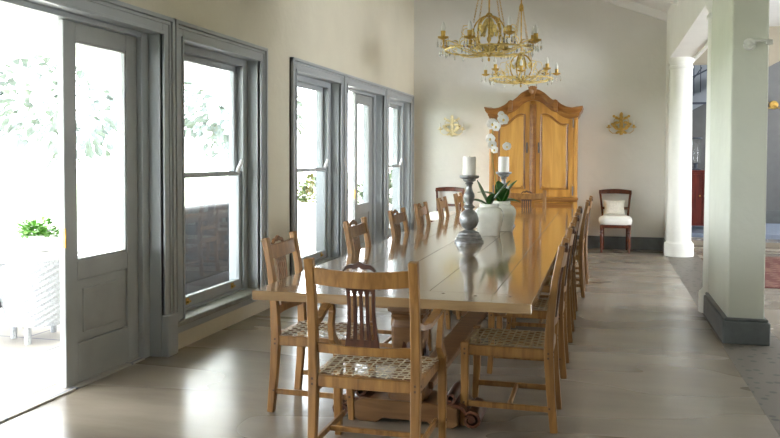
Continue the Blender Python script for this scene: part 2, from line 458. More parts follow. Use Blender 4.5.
def window(n, y0, y1, label):
    r = sroot('window_%d' % n, label)
    a, b, zt = casing(r, y0, y1, .20, 2.44, True)
    # sill and apron
    s = MB().box(WX-.14, WX+.055, y0-.01, y1+.01, .185, .228)
    obj('window_sill', s, 'sill', r, bevel=.008)
    obj('apron', MB().box(WX-.02, WX+.022, y0, y1, .127, .185), 'joinery', r, bevel=.004)
    # box frame
    f = MB(); fw = .085
    f.box(-3.27, -3.15, a, a+fw, .2, zt).box(-3.27, -3.15, b-fw, b, .2, zt).box(-3.27, -3.15, a+fw, b-fw, zt-.06, zt).box(-3.27, -3.15, a+fw, b-fw, .2, .245)
    for e, sg in ((a+fw, 1), (b-fw, -1)):      # staff bead
        f.box(-3.165, -3.145, min(e, e+sg*.014), max(e, e+sg*.014), .245, zt-.06)
    obj('box_frame', f, 'joinery', r, bevel=.003)
    y_a, y_b = a+fw+.002, b-fw-.002
    sash(r, 'upper_sash', y_a, y_b, 1.27, zt-.062, -3.235, top=.05, bot=.04)
    ls = sash(r, 'lower_sash', y_a, y_b, .247, 1.31, -3.19, top=.04, bot=.085)
    ca = MB().tube([(-3.165, y_b-.1, 1.30), (-3.155, y_b-.09, 1.34), (-3.15, y_b-.06, 1.37), (-3.15, y_b-.04, 1.41)], [.014, .018, .016, .012], 8)
    obj('sash_catch', ca, 'white_paint', r, smooth=True)
    for k, yy in enumerate((y_a+.2, y_b-.2)):
        obj('sash_lift', MB().box(-3.17, -3.145, yy-.02, yy+.02, .285, .30).box(-3.17, -3.165, yy-.025, yy+.025, .27, .32), 'brass', ls)
    return r

def door_leaf(parent, y0, y1, z0, z1):
    xc, t = -3.2, .022
    st = .115; sr = .13
    mb = MB().box(xc-t, xc+t, y0, y0+st, z0, z1).box(xc-t, xc+t, y1-sr, y1, z0, z1)
    mb.box(xc-t, xc+t, y0+st, y1-sr, z1-.115, z1).box(xc-t, xc+t, y0+st, y1-sr, .665, .785).box(xc-t, xc+t, y0+st, y1-sr, z0, .26)
    lf = obj('door_leaf', mb, 'leaf', parent, bevel=.004)
    pa, pb, za, zb = y0+st, y1-sr, .26, .665
    p = MB().box(xc-.01, xc+.01, pa, pb, za, zb).box(xc-.018, xc+.018, pa+.06, pb-.06, za+.06, zb-.06)
    obj('raised_panel', p, 'leaf', lf, bevel=.006)
    obj('pane', MB().box(xc-.003, xc+.003, pa, pb, .785, z1-.115), 'glass', lf)
    g = MB()
    for (u0, u1, w0, w1) in ((pa, pa+.012, .785, z1-.115), (pb-.012, pb, .785, z1-.115), (pa, pb, .785, .797), (pa, pb, z1-.127, z1-.115)):
        g.box(xc-.015, xc+.015, u0, u1, w0, w1)
    obj('glazing_bead', g, 'leaf', lf)
    for zz in (.95,):
        obj('edge_bolt', MB().box(xc+.008, xc+.024, y0-.003, y0+.010, zz-.07, zz+.05), 'brass', lf)
    return lf

def door(n, y0, y1, label, left_gap=.0):
    r = sroot('door_%d' % n, label)
    a, b, zt = casing(r, y0, y1, 0.0, 2.44, False)
    for (p0, p1) in ((y0-.006, y0+.136), (y1-.136, y1+.006)):
        obj('plinth_block', MB().box(WX, WX+.055, p0, p1, 0, .30), 'joinery', r, bevel=.006)
    f = MB().box(-3.26, -3.14, a, a+.05, 0, zt).box(-3.26, -3.14, b-.085, b, 0, zt).box(-3.26, -3.14, a+.05, b-.085, zt-.035, zt)
    f.box(-3.28, -3.225, b-.105, b-.08, 0, zt)
    obj('door_frame', f, 'joinery', r, bevel=.004)
    obj('threshold', MB().box(-3.30, -3.13, a+.05, b-.085, 0, .010), 'slabs', r)
    door_leaf(r, b-.085-.79, b-.087, .012, zt-.038)
    return r
door(1, 3.25, 5.176, 'grey double door at the left with its right leaf closed')
window(1, 5.196, 6.83, 'single tall grey sash window right of the open door')
window(2, 7.457, 9.134, 'grey sash window, nearest of the far group of three openings')
door(2, 9.134, 11.068, 'grey glazed door between the two far sash windows')
window(3, 11.068, 12.715, 'grey sash window closest to the back wall corner')
window(4, -3.03, -1.37, 'unseen sash window added behind the camera for daylight, farthest back'); window(5, -1.03, .63, 'unseen sash window added behind the camera for daylight, beside the glazed door')  # both unseen, put in to let more daylight into the room
door(3, .92, 3.08, 'unseen grey glazed door added beside the camera for daylight')  # out of view, its opening added as another daylight source
tag(obj('light_switch', MB().box(WX, WX+.034, 9.10, 9.135, 1.33, 1.43).box(WX+.034, WX+.04, 9.11, 9.125, 1.36, 1.40), 'white_paint', bevel=.002),
    'small white switch on the grey post between window and glazed door', 'switch')

# ------------------------------------------------------------------ veranda and garden
struct('trim_30', MB().box(-9.5, WO, -6, 22, -.22, -.03), 'slabs', 'pale stone slab veranda floor outside')
def veranda_arcade():
    mb = MB(); X0, X1 = -7.0, -6.7
    step, pw = 3.6, .45
    y = -4.0
    while y < 10.5:
        mb.box(X0, X1, y, y+pw, -.03, 2.3)
        poly = [(y, 3.3), (y, 2.3), (y+pw, 2.3)]
        n = 10; ya, yb = y+pw, y+step
        for k in range(n+1):
            t = k/n; poly.append((ya+(yb-ya)*t, 2.3+.45*math.sin(PI*t)))
        poly += [(yb, 3.3)]
        mb.prism(poly, X0, X1, 'YZ')
        y += step
    return mb
struct('wall_veranda', veranda_arcade(), 'plaster_white', 'white arched arcade of the veranda outside')
struct('wall_garden', MB().box(-6.75, WO, 12.6, 12.8, -.03, .60).box(-6.75, WO, 12.57, 12.83, .60, .64), 'plaster_white', 'low white wall closing the end of the veranda')

struct('ceiling_veranda', MB().box(-7.0, WO, -6, 12.9, 3.3, 3.4), 'plaster_white', 'white veranda ceiling outside the windows')
def bush(name, c, r, n, ls, mat, label, cat, seed, sc=(1, 1, 1), group=None):
    rnd = random.Random(seed); mb = MB()
    for k in range(n):
        d = Vector((rnd.gauss(0, 1), rnd.gauss(0, 1), rnd.gauss(0, 1))).normalized()
        p = Vector((d.x*r*sc[0], d.y*r*sc[1], d.z*r*sc[2]))*(rnd.uniform(.55, 1))
        dd = d+Vector((rnd.uniform(-.8, .8), rnd.uniform(-.8, .8), rnd.uniform(-.6, .6)))
        mb.leaf(p, dd, ls*rnd.uniform(.7, 1.3), ls*.55, .2, up=(rnd.uniform(-1, 1), rnd.uniform(-1, 1), 1), n=3)
    rt = thing(name, label, cat, c, 0, group)
    obj('foliage', mb, mat, rt)
    return rt
t = bush('tree', (-12.2, 16.0, 3.0), 1.6, 700, .38, 'pale_foliage', 'leafy garden tree beyond the open doorway', 'tree', 3, (1.3, 1.3, 1.0))
obj('trunk', MB().tube([(0, 0, -3.0), (.1, 0, -1.5), (0, .1, .3)], [.16, .12, .06], 8), 'mahog', t, smooth=True)
t = bush('tree', (-10.5, 21.5, 3.1), 1.7, 700, .38, 'pale_foliage', 'leafy garden tree seen through the closed door leaf', 'tree', 4, (1.2, 1.2, 1.0))
obj('trunk', MB().tube([(0, 0, -3.1), (.1, .1, -1.5), (0, 0, .3)], [.16, .12, .06], 8), 'mahog', t, smooth=True)
for k, (bx_, lb) in enumerate(((-3.75, 'green shrub behind the low veranda wall, nearest the house'), (-4.9, 'green shrub behind the low veranda wall, in the middle of the sash window view'), (-6.05, 'green shrub behind the low veranda wall, farthest from the house'))):
    t = bush('garden_shrub', (bx_, 13.5, .72), .46, 800, .10, 'hedge', lb, 'shrub', 5+k, (1.0, .9, .95), 'shrubs behind the veranda wall')
    obj('stem', MB().tube([(0, 0, -.74), (0, 0, 0)], [.05, .03], 6), 'mahog', t)
struct('ground', MB().box(-60, -9.5, -40, 70, -.25, -.10).box(-9.5, -3.34, 22, 70, -.25, -.10), flat('garden_lawn', (.30, .33, .22), .9, noise=.2), 'pale garden lawn')

# white wicker tub chair outside
def wicker_chair(loc, rz, label):
    r = thing('wicker_chair', label, 'chair', loc, rz)
    # back shell: arc open to +X
    mb = MB(); n = 26; rows = 22
    def P(t, h, off):
        a = math.radians(55)+t*math.radians(250)
        rr = .25+.08*h+off
        ht = .14+h*(.33+.20*math.sin(PI*t)**.8)
        return (rr*math.cos(a), rr*math.sin(a), ht)
    outer = [[P(i/n, j/rows, .004*math.sin(j*PI)+.006*((i+j) % 2)) for i in range(n+1)] for j in range(rows+1)]
    inner = [[P(i/n, j/rows, -.03) for i in range(n+1)] for j in range(rows+1)]
    vs = [p for rr in outer for p in rr]; fs = []
    W = n+1
    for j in range(rows):
        for i in range(n): fs.append((j*W+i, j*W+i+1, (j+1)*W+i+1, (j+1)*W+i))
    o = len(vs); vs += [p for rr in inner for p in rr]
    for j in range(rows):
        for i in range(n): fs.append((o+j*W+i, o+(j+1)*W+i, o+(j+1)*W+i+1, o+j*W+i+1))
    for i in range(n): fs.append((rows*W+i, rows*W+i+1, o+rows*W+i+1, o+rows*W+i)); fs.append((i, o+i, o+i+1, i+1))
    for j in range(rows): fs.append((j*W, (j+1)*W, o+(j+1)*W, o+j*W)); fs.append((j*W+n, o+j*W+n, o+(j+1)*W+n, (j+1)*W+n))
    mb.add(vs, fs)
    obj('woven_shell', mb, 'wicker', r)
    obj('rolled_rim', MB().tube([P(i/n, 1.0, -.012) for i in range(n+1)], .024, 8), 'wicker', r, smooth=True)
    obj('seat', MB().lathe([(.05, .14), (.24, .14), (.27, .36), (.25, .40), (.05, .41)], (0, 0, 0), 24), 'wicker', r, smooth=True)
    for sx in (-1, 1):
        for sy in (-1, 1):
            obj('leg', MB().lathe([(.024, 0), (.028, .16)], (sx*.15, sy*.16, 0), 8), 'wicker', r, smooth=True)
    return r
wc = wicker_chair((-4.37, 5.42, -.03), math.radians(150), 'white wicker tub chair on the veranda beside the door leaf')
# cloth over the chair arm
mb = MB(); rows = 10; cols = 8; vs = []; fs = []
for j in range(rows+1):
    for i in range(cols+1):
        t = j/rows; s = i/cols
        vs.append((-4.07-.02*math.sin(s*14)-.05*(1-t), 5.33+s*(.16+.12*t), .66-.44*t-.03*math.sin(s*5)))
for j in range(rows):
    for i in range(cols): a = j*(cols+1)+i; fs.append((a, a+1, a+cols+2, a+cols+1))
mb.add(vs, fs)
thr = tag(obj('throw', mb, 'fabric', smooth=True), 'white cloth draped over the wicker chair on the veranda', 'throw')
sm = thr.modifiers.new('thick', 'SOLIDIFY'); sm.thickness = .008
# veranda side table with potted plant
r = thing('veranda_table', 'round white low table on the veranda under the potted plant', 'table', (-5.3, 6.55, -.03))
obj('tabletop', MB().lathe([(.05, .50), (.36, .50), (.37, .52), (.36, .54), (.05, .54)], n=28), 'white_paint', r, smooth=True)
obj('pedestal', MB().lathe([(.22, 0), (.22, .03), (.05, .06), (.045, .48), (.12, .50)], n=16), 'white_paint', r, smooth=True)
r = thing('potted_plant', 'bright green leafy plant in a white pot on the veranda table', 'plant', (-5.3, 6.55, .515))
obj('pot', MB().lathe([(.10, 0), (.15, .03), (.17, .14), (.17, .16), (.15, .16), (.14, .12), (.02, .12)], n=20), 'white_paint', r, smooth=True)
rnd = random.Random(11); mb = MB()
for k in range(170):
    a = rnd.uniform(0, 2*PI); e = rnd.uniform(-.1, 1.2); q = rnd.uniform(.05, .22)
    mb.leaf((q*math.cos(a)*math.cos(e), q*math.sin(a)*math.cos(e), .15+q*math.sin(e)*.7), (math.cos(a), math.sin(a), rnd.uniform(-.2, .9)), rnd.uniform(.06, .11), .055, .25, n=3)
obj('leaves', mb, 'plant', r)
# bench
r = thing('veranda_bench', 'white cushioned bench at the edge of the open doorway view', 'bench', (-5.12, 5.48, -.03))
obj('frame', MB().box(-.36, .36, -.75, .45, .22, .27).box(-.36, -.30, -.75, .45, .27, .80), 'charcoal', r, bevel=.01)
obj('cushion', MB().box(-.30, .36, -.74, .44, .27, .52), 'outdoor_cushion', r, bevel=.04, seg=3)
for sx in (-.33, .33):
    for sy in (-.72, .42): obj('leg', MB().box(sx-.025, sx+.025, sy-.025, sy+.025, 0, .22), 'charcoal', r)
# sofa-shaped dark block outside window 1, added so its lower pane reads dark
r = thing('veranda_dark_block', 'dark sofa-shaped block added to darken the lower pane of the single window', 'backdrop', (-4.35, 8.2, -.015))
obj('back_rest', MB().box(-.1, .12, -1.0, 1.15, .1, .90), 'charcoal', r, bevel=.03, seg=2)
obj('seat', MB().box(-.8, -.1, -1.0, 1.15, .12, .42), 'charcoal', r, bevel=.03, seg=2)
for sx in (-.75, .05):
    for sy in (-.95, 1.1): obj('leg', MB().box(sx-.03, sx+.03, sy-.03, sy+.03, 0, .13), 'charcoal', r)
r = tag(obj('veranda_dark_sheet', MB().box(-4.6, -3.42, 5.95, 10.2, -.03, -.015), 'charcoal'), 'dark sheet added on the veranda floor to darken the view through the lower pane', 'rug')  # added dark sheet, keeps the ground behind the pane dark

# ------------------------------------------------------------------ dining chairs
def woven_seat(mat, x0f, x1b, wf, wb, z):
    """x0f front edge x, x1b back edge x (front at +x)"""
    mb = MB(); w = .0016
    def half(x): t = (x-x1b)/(x0f-x1b); return wb+(wf-wb)*t
    nx, ny = 12, 12
    for i in range(nx):
        x = x1b+(x0f-x1b)*(i+.5)/nx
        for dx in (-.0024, .0024):
            h = half(x); pts = []
            for k in range(ny+1):
                y = -h+2*h*k/ny; pts.append((x+dx, y, z+(.0022 if (k+i) % 2 else -.0022)))
            mb.sweep(pts, w*2, w)
    for j in range(ny):
        s = -1+2*(j+.5)/ny
        for dy in (-.0024, .0024):
            pts = []
            for k in range(nx+1):
                x = x1b+(x0f-x1b)*k/nx
                pts.append((x, s*half(x)+dy, z+(-.0022 if (k+j) % 2 else .0022)))
            mb.sweep(pts, w*2, w)
    return mb

def make_chair(label, group, arm=False, splat='splat_mid', W=.45, name='dining_chair', thong='riem_dark'):
    """front towards +X, origin on floor at seat centre"""
    r = thing(name, label, 'chair', group=group)
    hw = W/2-.022; top = .985
    fx = .215; bx = -.225; wf = hw+(.008 if not arm else .032)
    for sg in (-1, 1):
        pts = [(bx-.032, sg*hw, 0), (bx-.012, sg*hw, .22), (bx, sg*hw, .42), (bx-.008, sg*hw, .6), (bx-.030, sg*hw, .80), (bx-.065, sg*hw, top)]
        mb = MB().sweep(pts, [.036, .040, .044, .042, .042, .044], [.040, .044, .050, .044, .036, .034], up=(1, 0, 0))
        obj('leg', mb, 'chair', r, bevel=.004)
        mb = MB().sweep([(fx+.012, sg*wf, 0), (fx, sg*wf, .2), (fx, sg*wf, .455)], [.034, .040, .044], [.034, .040, .044], up=(1, 0, 0))
        obj('leg', mb, 'chair', r, bevel=.004)
    # seat frame
    mb = MB().box(bx+.02, fx-.018, -hw-.018, -hw+.012, .385, .440).box(bx+.02, fx-.018, hw-.012, hw+.018, .385, .440)
    mb.box(fx-.014, fx+.016, -wf+.02, wf-.02, .385, .440).box(bx-.016, bx+.014, -hw+.02, hw-.02, .385, .440)
    obj('seat_frame', mb, 'chair', r, bevel=.004)
    obj('woven_seat', woven_seat(thong, fx-.002, bx+.01, wf-.005, hw-.005, .443), thong, r)
    # stretchers
    for sg in (-1, 1):
        obj('side_stretcher', MB().box(bx-.01, fx, sg*hw-.009, sg*hw+.009, .105, .135), 'chair', r, bevel=.003)
    obj('cross_stretcher', MB().box(-.03, -.008, -hw+.009, hw-.009, .108, .132), 'chair', r, bevel=.003)
    # pegs
    pg = MB()
    for sg in (-1, 1):
        for (px, pz) in ((fx, .42), (fx, .395), (bx, .42), (bx, .395), (bx-.008, .13), (fx+.003, .13)):
            y = sg*(hw+.024 if px < 0 else wf+.0235)
            obj('peg', MB().box(px-.005, px+.005, min(y-sg*.004, y), max(y-sg*.004, y), pz-.005, pz+.005), 'plug', r)
    for sg in (-1, 1):
        for pz in (.425, .40): obj('peg', MB().box(bx-.0275, bx-.02, sg*hw-.005, sg*hw+.005, pz-.005, pz+.005), 'plug', r)
    # backrest: curved top rail with crest
    def bxz(z):  # x of the back plane at height z
        return bx-.008-(z-.6)*.11 if z < .8 else bx-.030-(z-.8)*.19
    mb = MB(); n = 12; rings = []
    for k in range(n+1):
        t = -1+2*k/n; y = t*(hw-.015); bow = -.022*(1-t*t)
        zb = .868+.012*(1-t*t)*-1; zt = .934+.012*abs(t)**2
        rings.append([(bxz(zb)+bow-.011, y, zb), (bxz(zb)+bow+.011, y, zb), (bxz(zt)+bow+.009, y, zt), (bxz(zt)+bow-.009, y, zt)])
    mb.loft(rings)
    rail = obj('top_rail', mb, 'chair', r, bevel=.003)
    x = bxz(.95)-.020
    cr = MB(); pts = []
    for k in range(13):
        t = -1+2*k/12
        pts.append((x+.0, t*.075, .937+.026*(1-t*t)**.6+.006*math.cos(t*3*PI)*(1-abs(t))))
    cr.sweep(pts, .020, [.008+.016*(1-abs(-1+2*k/12)**2) for k in range(13)], up=(0, 0, 1))
    obj('crest', cr, splat, rail, smooth=False, bevel=.002)
    # lower rail
    zb0, zb1 = .545, .592
    rings = []
    for k in range(n+1):
        t = -1+2*k/n; y = t*(hw-.015); bow = -.022*(1-t*t)
        rings.append([(bxz(zb0)+bow-.010, y, zb0), (bxz(zb0)+bow+.010, y, zb0), (bxz(zb1)+bow+.010, y, zb1-.006*(1-t*t)), (bxz(zb1)+bow-.010, y, zb1-.006*(1-t*t))])
    obj('lower_rail', MB().loft(rings), 'chair', r, bevel=.003)
    # splat with four slots
    sp = MB(); z0, z1 = .585, .880
    def Pt(s, z, d):  # s in -1..1 across
        t = (z-z0)/(z1-z0); w = .082-.012*math.sin(t*PI*.9)-.008*t
        return (bxz(z)-.020+d, s*w, z)
    def patch(s0, s1, za, zb, m=4):
        rings = []
        for k in range(m+1):
            z = za+(zb-za)*k/m
            rings.append([Pt(s0, z, -.006), Pt(s0, z, .006), Pt(s1, z, .006), Pt(s1, z, -.006)])
        sp.loft(rings)
    patch(-1, 1, z0, z0+.035, 1); patch(-1, 1, z1-.035, z1, 1)
    for k in range(5):
        c = -1+.125+.4375*k; wdt = .12
        patch(c-wdt, c+wdt, z0+.03, z1-.03, 5)
        if k < 4:  # little arch shoulders
            for (cc, sg) in ((c+wdt, 1), (c+.4375-wdt, -1)):
                patch(min(cc, cc+sg*.055), max(cc, cc+sg*.055), z1-.048, z1-.03, 1)
    obj('splat', sp, splat, r, bevel=.0015)
    if arm:
        for sg in (-1, 1):
            pts = [(bx-.02, sg*(hw-.004), .70), (bx+.05, sg*(hw+.012), .672), (bx+.13, sg*(hw+.026), .668), (bx+.24, sg*(hw+.038), .695), (bx+.34, sg*(hw+.045), .722), (bx+.39, sg*(hw+.045), .720), (bx+.405, sg*(hw+.043), .70)]
            a = obj('arm', MB().sweep(pts, [.030, .034, .038, .042, .046, .044, .040], [.034, .030, .026, .024, .026, .03, .02]), 'chair', r, bevel=.004, seg=2)
            pts = [(bx+.36, sg*(hw+.042), .712), (bx+.375, sg*(hw+.041), .66), (bx+.35, sg*(hw+.038), .60), (bx+.355, sg*(hw+.034), .53), (fx-.01, sg*wf, .46), (fx, sg*wf, .43)]
            obj('arm_support', MB().sweep(pts, [.032, .030, .028, .030, .036, .036], [.030, .034, .042, .050, .044, .04], up=(1, 0, 0)), 'chair', r, bevel=.004, seg=2)
    return r

LG = 'dining chairs along the window side of the table'; RG = 'dining chairs along the column side of the table'
XL, XR = -1.455, -.49
c0 = make_chair('yellowwood side chair at the near left corner of the table, nearest the sash window', LG, thong='riem')
c0.location = (-1.545, 4.33, 0)
left = [(5.54, 'second side chair from the near end on the window side, with brown splat'),
        (6.72, 'third side chair from the near end on the window side'),
        (7.68, 'fourth side chair from the near end on the window side, before the candlestick'),
        (8.80, 'fifth side chair from the near end on the window side'),
        (9.85, 'last side chair on the window side, nearest the back wall')]
for y, lb in left: dup(c0, (XL+random.uniform(-.02, .01), y, 0), random.uniform(-.03, .03), lb, LG)
c1 = make_chair('yellowwood side chair at the near right corner of the table, woven seat fully in view', RG, splat='chair_dark')
c1.location = (XR, 4.405, 0); c1.rotation_euler = (0, 0, PI)
right = [(5.46, 0, 'second side chair from the near end on the column side'), (6.50, 0, 'third side chair from the near end on the column side'),
         (7.40, 0, 'fourth side chair from the near end on the column side'), (8.55, .05, 'fifth side chair from the near end on the column side, pulled slightly out'),
         (9.45, .07, 'last side chair on the column side, pulled out furthest from the table')]
for y, dx, lb in right: dup(c1, (XR+dx, y, 0), PI, lb, RG)
ac = make_chair('armchair at the near end of the table, seen from behind, with dark slotted splat', 'armchairs at the two ends of the table', True, 'chair_dark', .53, 'dining_armchair', 'riem')
ac.location = (-1.04, 3.655, 0); ac.rotation_euler = (0, 0, PI/2)
dup(ac, (-1.01, 10.72, 0), -PI/2, 'armchair at the far end of the table in front of the cabinet', 'armchairs at the two ends of the table')

# ------------------------------------------------------------------ dining table
TX0, TX1, TY0, TY1 = -1.725, -.314, 3.71, 10.73
r = thing('dining_table', 'long polished yellowwood dining table on carved trestle base', 'table', ((TX0+TX1)/2, (TY0+TY1)/2, 0))
cx, cy = (TX0+TX1)/2, (TY0+TY1)/2
x0, x1, y0, y1 = TX0-cx, TX1-cx, TY0-cy, TY1-cy
seams = [x0, -1.42-cx, -1.16-cx, -.85-cx, -.52-cx, x1]
mb = MB(); g = .0012
eb = .24
for i in range(5): mb.box(seams[i]+(g if i else 0), seams[i+1]-(g if i < 4 else 0), y0+eb+g, y1-eb-g, .714, .76)
obj('tabletop', mb, 'table', r, bevel=.0012)
for (a, b) in ((y0, y0+eb), (y1-eb, y1)):
    obj('end_board', MB().box(x0, x1, a, b, .713, .7605), 'table_end', r, bevel=.004, seg=2)
pg = MB()
for yy in (y0+.16, y1-.16):
    for k in range(8):
        xx = x0+.12+k*(x1-x0-.24)/7; obj('peg', MB().lathe([(.009, .7590), (.009, .7612)], (xx, yy+.03*(k % 2), 0), 8), 'plug', r)
obj('apron', MB().box(x0+.16, x0+.19, y0+.35, y1-.35, .63, .714).box(x1-.19, x1-.16, y0+.35, y1-.35, .63, .714), 'base', r, bevel=.003)
for k, yc in enumerate((4.24-cy, 7.2-cy, 10.2-cy)):
    poly = [(-.29, .02), (-.26, 0), (-.16, 0), (-.12, .025), (.12, .025), (.16, 0), (.26, 0), (.29, .02), (.29, .105), (.25, .125), (-.25, .125), (-.29, .105)]
    ft = obj('cross_foot', MB().prism(poly, yc-.13, yc+.13), 'base', r, bevel=.006)
    for sg in (-1, 1):
        pts = [(sg*.25, yc, .118), (sg*.285, yc, .122), (sg*.315, yc, .11), (sg*.335, yc, .085)]
        for q in range(17):
            a = PI*.55-q/16*2.7*PI; rr = .046*(1-q/22)
            pts.append((sg*(.36+rr*math.cos(a)*1.15), yc, .052+rr*math.sin(a)))
        obj('scroll_foot', MB().sweep(pts, .014, .25, up=(0, 1, 0)).tube([(sg*.36, yc-.128, .052), (sg*.36, yc+.128, .052)], .016, 10), 'base_dark', ft, smooth=True)
        pts = [(sg*.20, yc, .12)]
        for q in range(13):
            a = -PI*.5+q/12*2.2*PI; rr = .030*(1-q/20)
            pts.append((sg*(.245+rr*math.cos(a)), yc, .158+rr*math.sin(a)))
        obj('small_scroll', MB().sweep(pts, .012, .24, up=(0, 1, 0)), 'base_dark', ft, smooth=True)
    pr = [(.105, .12), (.105, .20), (.088, .215), (.098, .235), (.088, .255), (.072, .27), (.078, .32), (.088, .42), (.092, .52), (.082, .56), (.095, .575), (.088, .59), (.11, .605), (.11, .64)]
    pd = obj('pedestal', MB().lathe(pr, (0, yc, 0), 32, sq=9), 'base', r, bevel=.004)
    for q in range(4):
        a = q*PI/2; lf = MB()
        for (dx, dz, l) in ((0, .30, .20), (-.03, .30, .14), (.03, .30, .14)):
            p = Vector((math.cos(a)*.085-math.sin(a)*dx, yc+math.sin(a)*.085+math.cos(a)*dx, dz))
            lf.leaf(p, (math.cos(a)*.03-math.sin(a)*dx, math.sin(a)*.03+math.cos(a)*dx, 1), l, .05, .1, up=(math.cos(a), math.sin(a), 0), n=5)
        obj('carved_leaf', lf, 'base_dark', pd)
    obj('bearer', MB().box(-.55, .55, yc-.07, yc+.07, .635, .714), 'base', r, bevel=.01)
obj('long_stretcher', MB().box(-.02, .13, 4.24-cy, 10.2-cy, .165, .205), 'base', r, bevel=.006)

# ------------------------------------------------------------------ things on the table
Z = .7612
def candlestick(loc, label):
    r = thing('candlestick', label, 'candlestick', loc, 0, 'turned candlesticks on the dining table')
    pr = [(.117, 0), (.117, .012), (.105, .020), (.108, .032), (.094, .044), (.096, .055), (.082, .068), (.082, .078), (.058, .090), (.04, .10)]
    obj('foot', MB().lathe(pr, n=32), 'pewter', r, smooth=True)
    pr = [(.03, .098), (.034, .108), (.05, .116), (.066, .135), (.076, .165), (.076, .195), (.066, .228), (.048, .250), (.03, .262), (.028, .27), (.044, .276), (.046, .288), (.030, .296), (.026, .31),
          (.036, .335), (.044, .365), (.040, .39), (.028, .41), (.022, .44), (.024, .46), (.034, .47), (.026, .478)]
    obj('turned_stem', MB().lathe(pr, n=28), 'pewter', r, smooth=True)
    pr = [(.026, .478), (.05, .492), (.052, .506), (.074, .514), (.078, .524), (.078, .533), (.066, .535), (.02, .533)]
    obj('drip_pan', MB().lathe(pr, n=28), 'pewter', r, smooth=True)
    return r
def candle(loc, label):
    r = thing('pillar_candle', label, 'candle', loc, 0, 'pillar candles on the candlesticks')
    obj('wax', MB().lathe([(.051, 0), (.052, .01), (.052, .138), (.048, .148), (.036, .146), (.01, .141)], n=26), 'wax', r, smooth=True)
    obj('wick', MB().tube([(0, 0, .138), (.002, 0, .150), (.005, 0, .156)], .0018, 5), 'plug', r)
    return r
candlestick((-1.03, 6.28, Z), 'grey turned candlestick nearest the camera, in front of the white jars')
candle((-1.03, 6.28, Z+.536), 'white pillar candle on the nearer candlestick')
candlestick((-.945, 7.85, Z), 'grey turned candlestick behind the white jars')
candle((-.945, 7.85, Z+.536), 'white pillar candle on the farther candlestick, beside the orchid flowers')

def jar(loc, label, rz=.2):
    r = thing('ceramic_jar', label, 'jar', loc, rz, 'white square ceramic jars on the table')
    rings = []
    for (rr, z, q) in [(.088, 0, 8), (.092, .006, 8), (.10, .05, 8), (.114, .11, 7), (.124, .165, 6), (.122, .20, 5), (.105, .228, 4), (.085, .240, 3), (.076, .246, 2), (.080, .25, 2), (.084, .262, 2), (.082, .272, 2), (.074, .274, 2), (.07, .262, 2), (.068, .20, 2)]:
        ring = []
        for k in range(36):
            t = k*2*PI/36; c, s = math.cos(t), math.sin(t); f = (abs(c)**q+abs(s)**q)**(-1/q)
            ring.append((rr*f*c, rr*f*s, z))
        rings.append(ring)
    obj('body', MB().loft(rings), 'ceramic', r, smooth=True)
    obj('moss_fill', MB().lathe([(.068, .225), (.066, .24), (.03, .25), (.005, .252)], n=18), 'foliage', r)
    return r
jar((-.955, 6.90, Z), 'white square ceramic jar directly behind the nearer candlestick', .1)
jar((-.905, 7.36, Z), 'white square ceramic jar farther back, holding the flowering orchid', .3)

def orchid(loc, leaves, label, spike=None, rz=0):
    r = thing('orchid', label, 'orchid', loc, rz, 'orchids in the white jars')
    for (dx, dy, dz, ln, w, cu) in leaves:
        obj('leaf', MB().leaf((0, 0, 0), (dx, dy, dz), ln, w*1.5, cu, n=9, thick=.004), 'green', r, smooth=True)
    if spike:
        st = obj('flower_stem', MB().tube(spike['path'], .0035, 6), 'stem', r, smooth=True)
        for (fx, fy, fz, s, yawf) in spike['flowers']:
            fl = MB()
            for k in range(5):
                a = k*2*PI/5+PI/2; w = (.052 if k in (0, 2, 3) else .07)*s
                d = Vector((math.cos(a), 0, math.sin(a)))
                fl.leaf((0, 0, 0), d, .058*s, w, .15, up=(0, -1, 0), n=5, thick=.0015)
            M = Matrix.Translation((fx, fy, fz)) @ Euler((random.uniform(-.3, .3), random.uniform(-.2, .2), yawf)).to_matrix().to_4x4()
            f = obj('flower', fl.xf(M), 'petal', r, smooth=True)
            obj('flower_lip', MB().ell((0, -.008, -.008*s), .010*s, .012, .012*s, 8, 5).xf(M), 'petal_mid', f, smooth=True)
    return r
orchid((-.955, 6.90, Z+.25), [(-.45, .1, .80, .30, .055, -.1), (-1, -.2, .45, .26, .06, .5), (.55, .1, .75, .34, .055, .05), (.25, -.3, .9, .16, .05, .2)],
       'green strap-leaved orchid without flowers in the nearer white jar')
orchid((-.905, 7.36, Z+.25), [(-.15, .2, .95, .26, .085, .1), (.5, .1, .9, .30, .10, .1), (-.6, -.2, .55, .28, .07, .5), (.15, -.4, .8, .22, .09, .3), (.8, .2, .25, .2, .08, .4)],
       'white flowering orchid with arching spray in the farther jar',
       dict(path=[(-.02, 0, 0), (-.05, -.02, .2), (-.085, -.03, .42), (-.095, -.04, .58), (-.075, -.05, .70), (-.03, -.06, .775), (.02, -.07, .79)],
            flowers=[(-.085, -.05, .735, 1.15, .2), (-.045, -.07, .71, .95, -.3), (.02, -.08, .775, 1.1, .3), (-.10, -.05, .60, 1.0, -.2), (-.085, -.05, .545, .9, .3), (.055, -.08, .53, .85, .1), (-.06, -.06, .50, .8, -.4), (.0, -.06, .82, .7, .5)]))

